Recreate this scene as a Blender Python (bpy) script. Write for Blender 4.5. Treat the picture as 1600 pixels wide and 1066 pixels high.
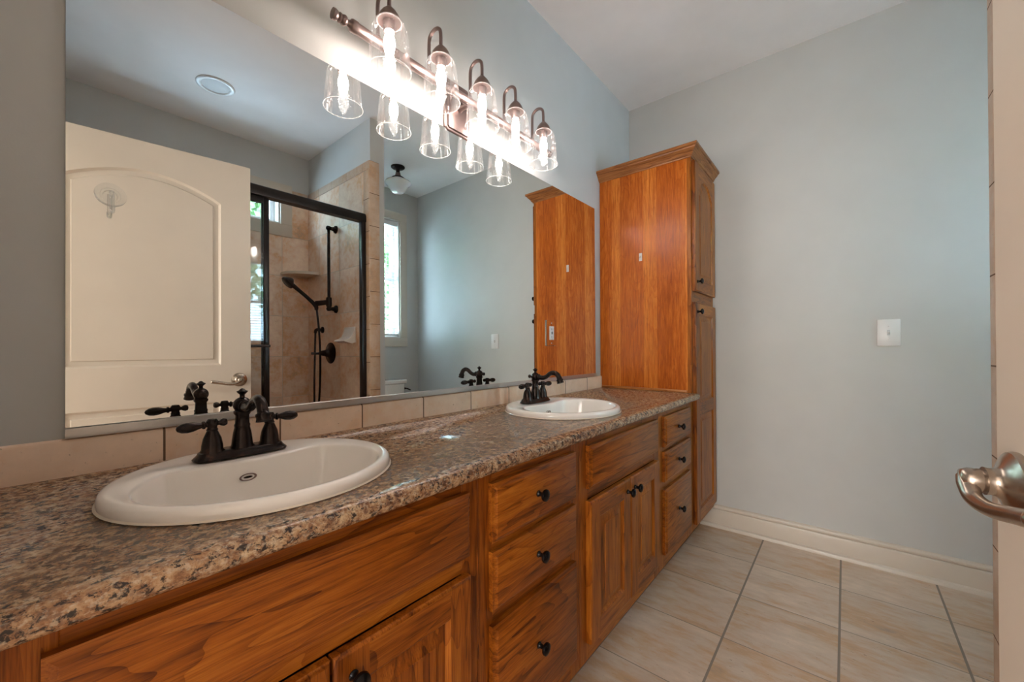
import bpy, bmesh, math, random
from mathutils import Vector, Matrix, noise
from mathutils.geometry import tessellate_polygon
PI = math.pi
random.seed(7)
for o in list(bpy.data.objects):
    bpy.data.objects.remove(o)
C = bpy.context.scene.collection
sc = bpy.context.scene

# ------------------------------------------------------------------ camera
F_PX = 626.89
CAM = Vector((1.1227, 0.0, 1.063))
yaw, pitch, roll = math.radians(39.674), math.radians(0.29), math.radians(-0.246)
fwd = Vector((-math.sin(yaw)*math.cos(pitch), math.cos(yaw)*math.cos(pitch), math.sin(pitch)))
rt = Vector((math.cos(yaw), math.sin(yaw), 0)); up = rt.cross(fwd)
r2 = rt*math.cos(roll)+up*math.sin(roll); up2 = up*math.cos(roll)-rt*math.sin(roll)
cd = bpy.data.cameras.new('camera'); cam = bpy.data.objects.new('camera', cd); C.objects.link(cam)
cd.sensor_width = 36; cd.sensor_fit = 'HORIZONTAL'; cd.lens = F_PX*36/1600; cd.clip_start = 0.02
cd.shift_y = 7.76/1600
M = Matrix((r2, up2, -fwd)).transposed().to_4x4(); M.translation = CAM
cam.matrix_world = M
sc.camera = cam

# ------------------------------------------------------------------ light
sc.view_settings.view_transform = 'Standard'; sc.view_settings.look = 'None'
sc.view_settings.gamma = 1; sc.view_settings.use_curve_mapping = False
sc.view_settings.exposure = 1.46
sc.cycles.max_bounces = 16; sc.cycles.diffuse_bounces = 10; sc.cycles.transparent_max_bounces = 24
W = bpy.data.worlds.new('world'); sc.world = W; W.use_nodes = True
W.node_tree.nodes['Background'].inputs[0].default_value = (0.55, 0.78, 1.0, 1)
W.node_tree.nodes['Background'].inputs[1].default_value = 18.0
BULB = 33.0            # emission of each lamp bulb
def area(name, loc, rot, sx, sy, power, col, portal=False):
    l = bpy.data.lights.new(name, 'AREA'); l.shape = 'RECTANGLE'; l.size = sx; l.size_y = sy
    l.energy = power; l.color = col
    o = bpy.data.objects.new(name, l); C.objects.link(o); o.location = loc; o.rotation_euler = rot
    if portal: l.cycles.is_portal = True
    return o
area('window_daylight_portal', (2.50, 2.12, 1.78), (0, PI/2, 0), 1.2, .56, 1, (1, 1, 1), True)
area('window_daylight_portal', (2.50, .86, 2.20), (0, PI/2, 0), .26, .84, 1, (1, 1, 1), True)
area('hall_fill_light', (1.0, -2.97, 1.25), (PI/2, 0, 0), 1.9, 1.9, 46, (1.0, .93, .87))  # added fill lamp behind the camera; the hall back wall has no window

# ------------------------------------------------------------------ helpers
def mesh_obj(name, bm, mats, parent=None, angle=35):
    me = bpy.data.meshes.new(name)
    bmesh.ops.recalc_face_normals(bm, faces=bm.faces[:])
    bm.to_mesh(me); bm.free()
    for p in me.polygons: p.use_smooth = True
    try: me.set_sharp_from_angle(angle=math.radians(angle))
    except Exception: pass
    o = bpy.data.objects.new(name, me); C.objects.link(o)
    for m in (mats if isinstance(mats, (list, tuple)) else [mats]): me.materials.append(m)
    if parent: o.parent = parent
    return o
def thing(name, label, cat, loc=(0, 0, 0), group=None, rotz=0):
    o = bpy.data.objects.new(name, None); C.objects.link(o); o.location = loc; o.rotation_euler = (0, 0, rotz)
    o.empty_display_size = .1
    o['label'] = label; o['category'] = cat
    if group: o['group'] = group
    return o
def tag(o, label, cat, group=None):
    o['label'] = label; o['category'] = cat
    if group: o['group'] = group
    return o
def struct(name, bm, mats, parent=None, label=None, cat=None):
    o = mesh_obj(name, bm, mats, parent)
    if parent is None: o['kind'] = 'structure'
    if label: o['label'] = label
    if cat: o['category'] = cat
    return o
def B(): return bmesh.new()
def box(bm, x0, x1, y0, y1, z0, z1, bev=0, seg=2, mat=0):
    vs = [bm.verts.new((x, y, z)) for x in (x0, x1) for y in (y0, y1) for z in (z0, z1)]
    fs = []
    for q in ((0,1,3,2),(4,6,7,5),(0,4,5,1),(2,3,7,6),(0,2,6,4),(1,5,7,3)):
        f = bm.faces.new([vs[i] for i in q]); f.material_index = mat; fs.append(f)
    if bev > 0:
        es = list({e for f in fs for e in f.edges})
        r = bmesh.ops.bevel(bm, geom=es, offset=bev, segments=seg, profile=.5, affect='EDGES', clamp_overlap=True)
        for f in r['faces']: f.material_index = mat
def lathe(bm, prof, mtx=Matrix.Identity(4), n=32, cap=True, mat=0, sx=1, sy=1):
    rings = []
    for r, z in prof:
        if r < 1e-6: rings.append([bm.verts.new(mtx @ Vector((0, 0, z)))])
        else: rings.append([bm.verts.new(mtx @ Vector((r*sx*math.cos(2*PI*i/n), r*sy*math.sin(2*PI*i/n), z))) for i in range(n)])
    for a, b in zip(rings, rings[1:]):
        if len(a) == 1 and len(b) == 1: continue
        for i in range(n):
            j = (i+1) % n
            if len(a) == 1: f = bm.faces.new((a[0], b[i], b[j]))
            elif len(b) == 1: f = bm.faces.new((a[i], a[j], b[0]))
            else: f = bm.faces.new((a[i], a[j], b[j], b[i]))
            f.material_index = mat
    if cap:
        for rg in (rings[0], rings[-1]):
            if len(rg) > 1: bm.faces.new(rg).material_index = mat
def axis(p, d):
    d = Vector(d).normalized(); m = d.to_track_quat('Z', 'Y').to_matrix().to_4x4(); m.translation = Vector(p); return m
def catmull(pts, n=8):
    P = [Vector(p) for p in pts]; P = [2*P[0]-P[1]]+P+[2*P[-1]-P[-2]]; out = []
    for i in range(1, len(P)-2):
        for k in range(n):
            t = k/n
            out.append(.5*((2*P[i])+(P[i+1]-P[i-1])*t+(2*P[i-1]-5*P[i]+4*P[i+1]-P[i+2])*t*t+(3*P[i]-P[i-1]-3*P[i+1]+P[i+2])*t**3))
    out.append(P[-2]); return out
def tube(bm, pts, rad, n=14, smooth=0, cap=True, flat=1.0):
    """sweep a circle; rad number or list per control point"""
    if smooth:
        m = len(pts); path = catmull(pts, smooth)
        if isinstance(rad, (list, tuple)):
            rr = []
            for i in range(len(path)):
                t = i/smooth; k = min(int(t), m-2); rr.append(rad[k]+(rad[k+1]-rad[k])*(t-k))
        else: rr = [rad]*len(path)
    else:
        path = [Vector(p) for p in pts]; rr = list(rad) if isinstance(rad, (list, tuple)) else [rad]*len(path)
    T = []
    for i in range(len(path)):
        a = path[max(i-1, 0)]; b = path[min(i+1, len(path)-1)]; T.append((b-a).normalized())
    up_ = Vector((0, 0, 1)) if abs(T[0].z) < .9 else Vector((0, 1, 0))
    N = (up_-T[0]*up_.dot(T[0])).normalized(); rings = []
    for p, t, r in zip(path, T, rr):
        N = (N-t*N.dot(t)).normalized(); Bn = t.cross(N)
        rings.append([bm.verts.new(p+(N*math.cos(2*PI*i/n)*flat+Bn*math.sin(2*PI*i/n))*r) for i in range(n)])
    for a, b in zip(rings, rings[1:]):
        for i in range(n):
            j = (i+1) % n; bm.faces.new((a[i], a[j], b[j], b[i]))
    if cap: bm.faces.new(rings[0]); bm.faces.new(rings[-1])
def sphere(bm, c, r, n=20, m=12, s=(1, 1, 1)):
    prof = [(r*math.sin(PI*i/m), -r*math.cos(PI*i/m)) for i in range(m+1)]
    prof[0] = (0, -r); prof[-1] = (0, r)
    mt = Matrix.Translation(Vector(c)) @ Matrix.Diagonal((*s, 1)); lathe(bm, prof, mt, n, False)
def extrude_prof(bm, prof, p0, p1, to3, cap=True, mat=0):
    """prof: closed 2D polygon; to3(a,b,t) -> 3D with t in (p0,p1)"""
    A = [bm.verts.new(to3(a, b, p0)) for a, b in prof]; Bv = [bm.verts.new(to3(a, b, p1)) for a, b in prof]
    n = len(prof)
    for i in range(n):
        j = (i+1) % n; bm.faces.new((A[i], A[j], Bv[j], Bv[i])).material_index = mat
    if cap: bm.faces.new(A).material_index = mat; bm.faces.new(Bv).material_index = mat
def inset_poly(poly, d):
    n = len(poly); out = []
    ar = sum(poly[i][0]*poly[(i+1) % n][1]-poly[(i+1) % n][0]*poly[i][1] for i in range(n)); s = 1 if ar > 0 else -1
    for i in range(n):
        p0, p1, p2 = Vector(poly[i-1]), Vector(poly[i]), Vector(poly[(i+1) % n])
        e1 = (p1-p0).normalized(); e2 = (p2-p1).normalized()
        n1 = Vector((-e1.y, e1.x))*s; n2 = Vector((-e2.y, e2.x))*s
        m = n1+n2; L = m.length
        m = m/L if L > 1e-6 else n1
        k = d/max(m.dot(n1), .35); out.append((p1.x+m.x*k, p1.y+m.y*k))
    return out
def ringstrip(bm, ra, rb, mat=0):
    n = len(ra)
    for i in range(n):
        j = (i+1) % n; bm.faces.new((ra[i], ra[j], rb[j], rb[i])).material_index = mat
def fill(bm, polys, to3, mat=0):
    tr = tessellate_polygon([[Vector((a, b, 0)) for a, b in p] for p in polys])
    flat = [v for p in polys for v in p]; vs = [bm.verts.new(to3(a, b)) for a, b in flat]
    for t in tr:
        try: bm.faces.new([vs[i] for i in t]).material_index = mat
        except ValueError: pass
def rect(a0, a1, b0, b1): return [(a0, b0), (a1, b0), (a1, b1), (a0, b1)]
def dup(root, loc, label=None, group=None):
    r = root.copy(); C.objects.link(r); r.location = loc
    if label: r['label'] = label
    if group: r['group'] = group
    for ch in list(root.children):
        c = ch.copy(); C.objects.link(c); c.parent = r
        for g in list(ch.children):
            d = g.copy(); C.objects.link(d); d.parent = c
    return r

# ------------------------------------------------------------------ materials
class NT:
    def __init__(s, name):
        s.m = bpy.data.materials.new(name); s.m.use_nodes = True; s.t = s.m.node_tree; s.n = s.t.nodes; s.l = s.t.links
        s.b = s.n['Principled BSDF']
    def node(s, typ, ins={}, **kw):
        n = s.n.new(typ)
        for k, v in kw.items(): setattr(n, k, v)
        for k, v in ins.items(): s.set(n.inputs[k], v)
        return n
    def set(s, sock, v):
        if isinstance(v, bpy.types.NodeSocket): s.l.new(v, sock)
        elif isinstance(v, bpy.types.Node): s.l.new(v.outputs[0], sock)
        else: sock.default_value = v
    def math(s, op, a, b=0.0, c=None):
        n = s.n.new('ShaderNodeMath'); n.operation = op; s.set(n.inputs[0], a); s.set(n.inputs[1], b)
        if c is not None: s.set(n.inputs[2], c)
        return n.outputs[0]
    def mix(s, f, a, b, mode='MIX'):
        n = s.n.new('ShaderNodeMix'); n.data_type = 'RGBA'; n.blend_type = mode
        s.set(n.inputs[0], f); s.set(n.inputs[6], c4(a)); s.set(n.inputs[7], c4(b)); return n.outputs[2]
    def ramp(s, f, stops, interp='LINEAR'):
        n = s.n.new('ShaderNodeValToRGB'); e = n.color_ramp.elements; n.color_ramp.interpolation = interp
        e[0].position, e[0].color = stops[0][0], c4(stops[0][1]); e[1].position, e[1].color = stops[-1][0], c4(stops[-1][1])
        for p, c in stops[1:-1]:
            k = e.new(p); k.color = c4(c)
        s.set(n.inputs[0], f); return n.outputs[0]
    def noise(s, vec, scale, detail=4, rough=.5, dist=0):
        n = s.n.new('ShaderNodeTexNoise'); s.set(n.inputs['Vector'], vec); n.inputs['Scale'].default_value = scale
        n.inputs['Detail'].default_value = detail; n.inputs['Roughness'].default_value = rough; n.inputs['Distortion'].default_value = dist
        return n.outputs['Fac']
    def obj(s): return s.node('ShaderNodeTexCoord').outputs['Object']
    def scale(s, v, sc):
        n = s.n.new('ShaderNodeVectorMath'); n.operation = 'MULTIPLY'; s.set(n.inputs[0], v); n.inputs[1].default_value = sc; return n.outputs[0]
    def bump(s, h, strength, dist=.002):
        n = s.n.new('ShaderNodeBump'); s.set(n.inputs['Height'], h); n.inputs['Strength'].default_value = strength
        n.inputs['Distance'].default_value = dist; s.l.new(n.outputs[0], s.b.inputs['Normal'])
    def col(s, c): s.set(s.b.inputs['Base Color'], c4(c))
    def P(s, **kw):
        for k, v in kw.items(): s.set(s.b.inputs[k.replace('_', ' ')], v)
def c4(c):
    if isinstance(c, (tuple, list)) and len(c) == 3: return (*c, 1)
    return c
def srgb(r, g, b):
    f = lambda v: (v/255/12.92) if v/255 <= .04045 else ((v/255+.055)/1.055)**2.4
    return (f(r), f(g), f(b))
def plain(name, c, rough=.5, metal=0, bumpn=0, bscale=300, **kw):
    t = NT(name)
    v = t.obj(); n = t.noise(v, 6, 3)
    t.col(t.mix(n, tuple(x*.94 for x in c), tuple(min(1, x*1.05) for x in c)))
    t.P(Roughness=rough, Metallic=metal, **kw)
    if bumpn: t.bump(t.noise(v, bscale, 3), bumpn, .001)
    return t.m
def wood(name, ax, dark, mid, light, rough=.36, strips=0.0, boards=None, gscale=1.0, contrast=1.0, spec=.25):
    t = NT(name); v = t.obj()
    oi = t.node('ShaderNodeObjectInfo').outputs['Random']
    off = t.node('ShaderNodeCombineXYZ', {0: t.math('MULTIPLY', oi, 7.3), 1: t.math('MULTIPLY', oi, 3.1), 2: t.math('MULTIPLY', oi, 5.7)})
    add = t.node('ShaderNodeVectorMath', {0: v, 1: off}, operation='ADD').outputs[0]
    s = [1, 1, 1]; s[ax] = .055; s1 = t.scale(add, tuple(s))
    s = [1, 1, 1]; s[ax] = .16; s2 = t.scale(add, tuple(s))
    s = [1, 1, 1]; s[ax] = .02; s3 = t.scale(add, tuple(s))
    n1 = t.noise(s2, 9*gscale, 3, .5, .5)
    rings = t.math('FRACT', t.math('MULTIPLY', n1, 11.0))            # growth ring bands
    rings = t.math('MULTIPLY', t.math('POWER', rings, 3.0), 1.0); rings = t.math('SUBTRACT', .5, rings)
    n2 = t.noise(s1, 60*gscale, 6, .65, .3)
    n3 = t.noise(s3, 420, 3, .7)
    big = t.noise(s1, 5, 2, .5, .2)
    fib = t.noise(s1, 190*gscale, 4, .7, .1)
    f = t.math('ADD', t.math('ADD', t.math('MULTIPLY', n2, .55), t.math('MULTIPLY', fib, .38)), t.math('MULTIPLY', t.math('SUBTRACT', rings, .25), .14*contrast))
    f = t.math('ADD', f, t.math('MULTIPLY', t.math('SUBTRACT', big, .5), .5*contrast))
    if strips:
        k = 0 if ax == 2 else 2
        comp = t.node('ShaderNodeSeparateXYZ', {0: v}).outputs[k]
        cell = t.math('FLOOR', t.math('MULTIPLY', comp, 1/strips))
        wn = t.node('ShaderNodeTexWhiteNoise', {'W': t.math('ADD', cell, .37)}, noise_dimensions='1D').outputs['Value']
        f = t.math('ADD', f, t.math('MULTIPLY', t.math('SUBTRACT', wn, .5), .26))
    if boards:
        comp = t.node('ShaderNodeSeparateXYZ', {0: v}).outputs[0]
        bt = t.ramp(comp, [(p, (q, q, q)) for p, q in boards], 'CONSTANT')
        f = t.math('ADD', f, t.math('MULTIPLY', t.math('SUBTRACT', bt, .5), .22))
    colr = t.ramp(f, [(.26, dark), (.46, mid), (.70, light)])
    pores = t.ramp(n3, [(.38, (.42, .32, .26)), (.50, (1, 1, 1))])
    colr = t.mix(.55, colr, t.mix(1.0, colr, pores, 'MULTIPLY'))
    t.col(colr); t.P(Roughness=rough)
    t.b.inputs['Specular IOR Level'].default_value = spec
    t.b.inputs['Coat Weight'].default_value = .06; t.b.inputs['Coat Roughness'].default_value = .25
    t.bump(n3, .12, .001); return t.m
def tile(name, gu, gv, tone, grout=(.30, .26, .21), rough=.35, streak=(1, 1, 1), vary=.12, contrast=1.0):
    """gu/gv = (axis index, origin, period, grout width) or None; object coordinates equal world metres"""
    t = NT(name); v = t.obj(); sep = t.node('ShaderNodeSeparateXYZ', {0: v}).outputs
    masks = []; cells = []
    for g in (gu, gv):
        if g is None: continue
        ai, o, p, w = g
        q = t.math('DIVIDE', t.math('SUBTRACT', sep[ai], o), p)
        cells.append(t.math('FLOOR', q)); fr = t.math('FRACT', q)
        d = t.math('MINIMUM', fr, t.math('SUBTRACT', 1.0, fr))
        masks.append(t.math('LESS_THAN', d, w/2/p))
    m = masks[0] if len(masks) == 1 else t.math('MAXIMUM', masks[0], masks[1])
    cell = t.node('ShaderNodeCombineXYZ', {0: cells[0], 1: cells[-1], 2: 1.5})
    wn = t.node('ShaderNodeTexWhiteNoise', {'Vector': cell.outputs[0]}, noise_dimensions='3D').outputs
    off = t.node('ShaderNodeVectorMath', {0: t.scale(v, streak), 1: t.scale(wn['Color'], (9, 9, 9))}, operation='ADD').outputs[0]
    n1 = t.noise(off, 5, 6, .6, .4); n2 = t.noise(off, 26, 6, .65); n3 = t.noise(off, 110, 4, .6)
    f = t.math('ADD', t.math('MULTIPLY', n1, .6), t.math('MULTIPLY', n2, .4))
    k = contrast
    dk = tuple(x*(1-.30*k) for x in tone); lt = tuple(min(1, x*(1+.18*k)) for x in tone)
    warm = (tone[0]*(1-.05*k), tone[1]*(1-.18*k), tone[2]*(1-.32*k))
    c = t.ramp(f, [(.30, dk), (.42, warm), (.52, tone), (.68, lt)])
    pit = t.ramp(n3, [(.27, (.45, .36, .30)), (.34, (1, 1, 1))])
    c = t.mix(.8, c, t.mix(1, c, pit, 'MULTIPLY'))
    br = t.math('ADD', 1-vary/2, t.math('MULTIPLY', wn['Value'], vary))
    c = t.mix(1, c, t.node('ShaderNodeCombineXYZ', {0: br, 1: br, 2: br}).outputs[0], 'MULTIPLY')
    c = t.mix(m, c, grout)
    t.col(c); t.set(t.b.inputs['Roughness'], t.math('ADD', rough, t.math('MULTIPLY', m, .5)))
    h = t.math('ADD', t.math('MULTIPLY', t.math('SUBTRACT', 1.0, m), 1.0), t.math('MULTIPLY', n3, .12))
    t.bump(h, .5, .0015); return t.m
def glass_mat(name, refl=.6, tint=(.97, .98, .98), seeds=False, rough=.02, haze=0.0):
    t = NT(name); t.n.remove(t.b)
    tr = t.node('ShaderNodeBsdfTransparent', {0: c4(tint)}); gl = t.node('ShaderNodeBsdfGlossy', {0: (1, 1, 1, 1), 'Roughness': rough})
    lw = t.node('ShaderNodeLayerWeight', {'Blend': .35}).outputs['Fresnel']
    f = t.math('MULTIPLY', lw, refl)
    out = t.n['Material Output']
    if seeds:
        v = t.obj()
        vo = t.node('ShaderNodeTexVoronoi', {'Vector': v, 'Scale': 150.0}); d = vo.outputs['Distance']
        rnd = t.node('ShaderNodeSeparateColor', {0: vo.outputs['Color']}).outputs[0]
        dot = t.math('MULTIPLY', t.math('LESS_THAN', d, .20), t.math('GREATER_THAN', rnd, .40))
        bmp = t.node('ShaderNodeBump', {'Height': t.math('ADD', t.noise(v, 40, 3), t.math('MULTIPLY', dot, 1.0)), 'Strength': .5, 'Distance': .002})
        t.l.new(bmp.outputs[0], gl.inputs['Normal'])
        f = t.math('MINIMUM', t.math('ADD', f, t.math('MULTIPLY', dot, .42)), 1.0)
    mx = t.node('ShaderNodeMixShader', {0: f, 1: tr, 2: gl})
    if haze:
        di = t.node('ShaderNodeBsdfTranslucent', {0: (1, 1, 1, 1)})
        df = t.node('ShaderNodeBsdfDiffuse', {0: (1, 1, 1, 1)}); hz = t.node('ShaderNodeMixShader', {0: .5, 1: di, 2: df})
        mx = t.node('ShaderNodeMixShader', {0: haze, 1: mx, 2: hz})
    t.l.new(mx.outputs[0], out.inputs['Surface']); return t.m
def emit(name, c, s):
    t = NT(name); t.n.remove(t.b); e = t.node('ShaderNodeEmission', {0: c4(c), 1: s}); t.l.new(e.outputs[0], t.n['Material Output'].inputs[0]); return t.m

WALLC = (.545, .55, .53)
M_wall = plain('painted_wall', WALLC, .55, 0, .12, 260)
M_ceil = plain('painted_ceiling', (.86, .83, .81), .8, 0, .1, 200)
M_trim = plain('cream_trim', (.63, .56, .47), .35)
M_doorp = plain('cream_door_paint', (.68, .61, .52), .38, 0, .05, 180)
M_hall = plain('hall_paint', (.50, .48, .44), .7)
M_ww = plain('white_plastic', (.74, .73, .71), .3)
M_porc = NT('porcelain'); M_porc.col((.88, .84, .79)); M_porc.P(Roughness=.12); M_porc.b.inputs['Coat Weight'].default_value = .5; M_porc = M_porc.m
M_biscuit = plain('biscuit_ceramic', (.72, .64, .53), .2)
def bronze():
    t = NT('oil_rubbed_bronze'); v = t.obj(); n = t.noise(v, 45, 5, .6)
    t.col(t.ramp(n, [(.40, (.016, .012, .011)), (.62, (.035, .024, .020)), (.80, (.12, .055, .035))])); t.P(Roughness=.26, Metallic=.75); return t.m
M_bronze = bronze()
M_black = plain('black_bronze_frame', (.022, .017, .015), .32, .5)
M_fix = plain('brushed_antique_bronze', (.27, .20, .185), .30, .85, .08, 500)
M_nickel = plain('satin_nickel', (.44, .37, .31), .26, .95, .05, 500)
M_alu = plain('aluminium_channel', (.62, .60, .58), .35, .85)
M_knob = plain('black_knob', (.012, .011, .012), .22, .6)
WD, WM, WL = (.085, .018, .0015), (.29, .079, .006), (.48, .165, .018)
M_wh = wood('hickory_horizontal', 1, WD, WM, WL)
M_wv = wood('hickory_vertical', 2, WD, WM, WL)
M_side = wood('orange_veneer', 2, (.30, .055, .003), (.52, .125, .008), (.78, .28, .045), rough=.33, boards=[(0, .35), (.078, .78), (.128, .22), (.262, .80), (.338, .25), (.485, .75)], gscale=1.5, contrast=.6)
M_sidex = wood('orange_trim', 0, (.20, .06, .012), (.42, .15, .035), (.60, .26, .075), rough=.3)
M_crown = wood('crown_wood_x', 0, (.16, .055, .014), (.34, .13, .038), (.50, .22, .075), rough=.35)
M_crowny = wood('crown_wood_y', 1, (.16, .055, .014), (.34, .13, .038), (.50, .22, .075), rough=.35)
M_dark = plain('cabinet_shadow_gap', (.05, .022, .010), .7)
def laminate():
    t = NT('granite_laminate'); v = t.scale(t.obj(), (1.0, .80, 1.0))
    a = t.noise(v, 75, 8, .74, .3); b = t.noise(v, 170, 6, .66, .2)
    t3 = t.node('ShaderNodeVectorMath', {0: v, 1: (4.1, 2.7, 9.3)}, operation='ADD').outputs[0]
    c = t.noise(t3, 105, 7, .74, .35); d = t.noise(t3, 7, 3, .5); e = t.noise(t3, 170, 3, .6)
    col = t.ramp(a, [(.37, (.075, .036, .022)), (.45, (.235, .118, .062)), (.52, (.40, .25, .14)), (.62, (.58, .43, .275))])
    col = t.mix(t.ramp(d, [(.45, (0, 0, 0)), (.60, (1, 1, 1))]), col, t.mix(.4, col, (.36, .18, .085)))
    col = t.mix(t.math('MULTIPLY', t.ramp(b, [(.50, (0, 0, 0)), (.62, (1, 1, 1))]), .5), col, (.17, .115, .09))
    col = t.mix(t.ramp(c, [(.520, (0, 0, 0)), (.580, (1, 1, 1))]), col, (.035, .026, .023))
    col = t.mix(t.math('MULTIPLY', t.ramp(e, [(.55, (0, 0, 0)), (.65, (1, 1, 1))]), .45), col, (.60, .50, .38))
    t.col(col); t.P(Roughness=.22); t.bump(e, .05, .0005); return t.m
M_lam = laminate()
TONE = (.84, .65, .51)
M_floor = tile('floor_tile', (0, .7705, .33, .0075), (1, 1.30, .325, .0035), (.61, .485, .375), grout=(.27, .225, .18), rough=.30, streak=(.45, 1.3, 1), vary=.12, contrast=1.35)
M_t_part = tile('shower_tile_partition', (0, 1.84, .325, .0045), (2, 1.015, .325, .0045), TONE, grout=(.66, .56, .46), contrast=1.5, vary=.26)
M_t_out = tile('shower_tile_outer', (1, 1.283, .325, .0045), (2, 1.015, .325, .0045), TONE, grout=(.66, .56, .46), contrast=1.5, vary=.26)
M_t_trimz = tile('shower_tile_trim', None, (2, .107, .2265, .004), (.60, .45, .33), grout=(.16, .09, .05))
M_t_trimz2 = tile('shower_tile_trim_inner', None, (2, .07, .2265, .004), (.60, .45, .33), grout=(.16, .09, .05))
M_t_topx = tile('shower_tile_cap_x', None, (0, 1.50, .2265, .003), (.58, .44, .33), grout=(.30, .22, .15))
M_t_topy = tile('shower_tile_cap_y', None, (1, 1.283, .2265, .003), (.58, .44, .33), grout=(.30, .22, .15))
M_bs = tile('backsplash_tile', None, (1, .1845, .2268, .004), (.82, .62, .47), grout=(.14, .075, .04), rough=.28, vary=.14, contrast=.7)
def mirror_mat():
    t = NT('mirror_silver'); t.n.remove(t.b); g = t.node('ShaderNodeBsdfGlossy', {0: (.86, .885, .87, 1), 'Roughness': 0.0})
    t.l.new(g.outputs[0], t.n['Material Output'].inputs[0]); return t.m
M_mirror = mirror_mat()
M_clear = glass_mat('clear_pane', .5)
M_shade = glass_mat('seeded_glass', .34, seeds=True, rough=.04, haze=.012)
M_rim = glass_mat('glass_rim', .6, rough=.1, haze=.22)
M_acry = glass_mat('clear_acrylic', .5, rough=.08, haze=.04)
M_opal = NT('opal_glass'); M_opal.col((.80, .79, .76)); M_opal.P(Roughness=.15); M_opal.b.inputs['Subsurface Weight'].default_value = .2; M_opal = M_opal.m
M_bulb = emit('glowing_bulb', (1.0, .85, .78), BULB)

# ------------------------------------------------------------------ setting
YE, XO, ZC = 2.614, 2.391, 2.675
YN = -.10
bm = B(); box(bm, -.15, XO+.15, -3.0, YE+.15, -.10, 0); struct('floor', bm, M_floor)
bm = B(); box(bm, -.15, XO+.15, YN-.12, YE+.15, ZC, ZC+.10); struct('ceiling', bm, M_ceil)
bm = B(); box(bm, -.12, 0, YN-.12, YE+.12, 0, ZC); struct('wall_left', bm, M_wall)
bm = B(); box(bm, 0, XO+.14, YE, YE+.12, 0, ZC); struct('wall_end', bm, M_wall)
# near wall with doorway
bm = B(); box(bm, 0, .585, YN-.12, YN, 0, ZC); box(bm, 1.385, XO, YN-.12, YN, 0, ZC); box(bm, .585, 1.385, YN-.12, YN, 2.03, ZC)
struct('wall_near', bm, M_wall)
# outer wall with two window openings
W1 = (.45, 1.272, 2.085, 2.325); W2 = (1.86, 2.392, 1.184, 2.375)
bm = B()
def wall_holes(bm, x0, x1, ya, yb, holes):
    ys = sorted({ya, yb, *[h[0] for h in holes], *[h[1] for h in holes]}); zs = sorted({0, ZC, *[h[2] for h in holes], *[h[3] for h in holes]})
    for a, b in zip(ys, ys[1:]):
        run = None
        for c, d in zip(zs, zs[1:]):
            hole = any(h[0] <= a+1e-6 and b <= h[1]+1e-6 and h[2] <= c+1e-6 and d <= h[3]+1e-6 for h in holes)
            if hole:
                if run: box(bm, x0, x1, a, b, *run); run = None
            else: run = (run[0], d) if run else (c, d)
        if run: box(bm, x0, x1, a, b, *run)
wall_holes(bm, XO, XO+.13, YN-.12, YE, [W1, W2]); struct('wall_right', bm, M_wall)
XS, YS, YSF = 1.4175, 1.487, 1.605
bm = B(); box(bm, XS, XO, YS+.010, YSF, 0, ZC); struct('wall_partition', bm, M_wall)
bm = B(); box(bm, 1.42, XO, YN, .06, 0, ZC); struct('wall_shower_near', bm, M_wall)
# tile surround
ZT = 2.375; zc0 = ZT-.062
bm = B()
box(bm, XS+.070, XO-.008, YS, YS+.010, 0, zc0, 0, mat=0)
box(bm, XO-.009, XO, .071, W1[0]-.09, 0, zc0, 0, mat=1); box(bm, XO-.009, XO, W1[0]-.09, W1[1]+.088, 0, W1[2]-.10, 0, mat=1)
box(bm, XO-.009, XO, W1[1]+.088, YS, 0, zc0, 0, mat=1)
box(bm, 1.49, XO-.009, .06, .070, 0, zc0, 0, mat=0)
box(bm, XS-.010, XS, YS, 1.563, .004, ZT-.002, .004, 2, mat=2)
box(bm, XS-.006, XS+.069, YS-.003, YS+.010, .004, zc0+.001, .003, 2, mat=3)
box(bm, XS-.004, XO-.010, YS-.002, YS+.010, zc0+.002, ZT, .003, 2, mat=4)
box(bm, XO-.011, XO, W1[1]+.088, YS-.004, zc0, ZT, .003, 2, mat=5); box(bm, XO-.011, XO, .071, W1[0]-.09, zc0, ZT, .003, 2, mat=5)
struct('wall_shower_tile', bm, [M_t_part, M_t_out, M_t_trimz, M_t_trimz2, M_t_topx, M_t_topy])
bm = B(); box(bm, XS+.005, 1.53, .07, YS-.004, 0, .10, .006); struct('trim_1', bm, M_t_topy)
# hall beyond the doorway
bm = B(); box(bm, -.15, -.03, -3.0, YN-.12, 0, 2.68); struct('wall_hall_left', bm, M_hall)
bm = B(); box(bm, XO, XO+.12, -3.0, YN-.12, 0, 2.68); struct('wall_hall_right', bm, M_hall)
bm = B(); box(bm, -.15, XO+.12, -3.12, -3.0, 0, 2.68); struct('wall_hall_back', bm, M_hall)
bm = B(); box(bm, -.15, XO+.12, -3.12, YN-.12, 2.68, 2.76); struct('ceiling_hall', bm, M_ceil)
# baseboards
def base_prof(): return [(0, 0), (.030, 0), (.030, .006), (.026, .016), (.018, .021), (.016, .022), (.016, .096), (.0145, .101), (.012, .104), (.0070, .1045), (.0070, .1085), (.0125, .109), (.0130, .117), (.0105, .123), (.006, .127), (0, .129)]
bm = B(); extrude_prof(bm, base_prof(), .445, XO-.03, lambda a, b, t: (t, YE-a, b)); struct('baseboard_end', bm, M_trim)
bm = B(); extrude_prof(bm, base_prof(), YSF, YE, lambda a, b, t: (XO-a, t, b)); struct('baseboard_right', bm, M_trim)
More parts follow.
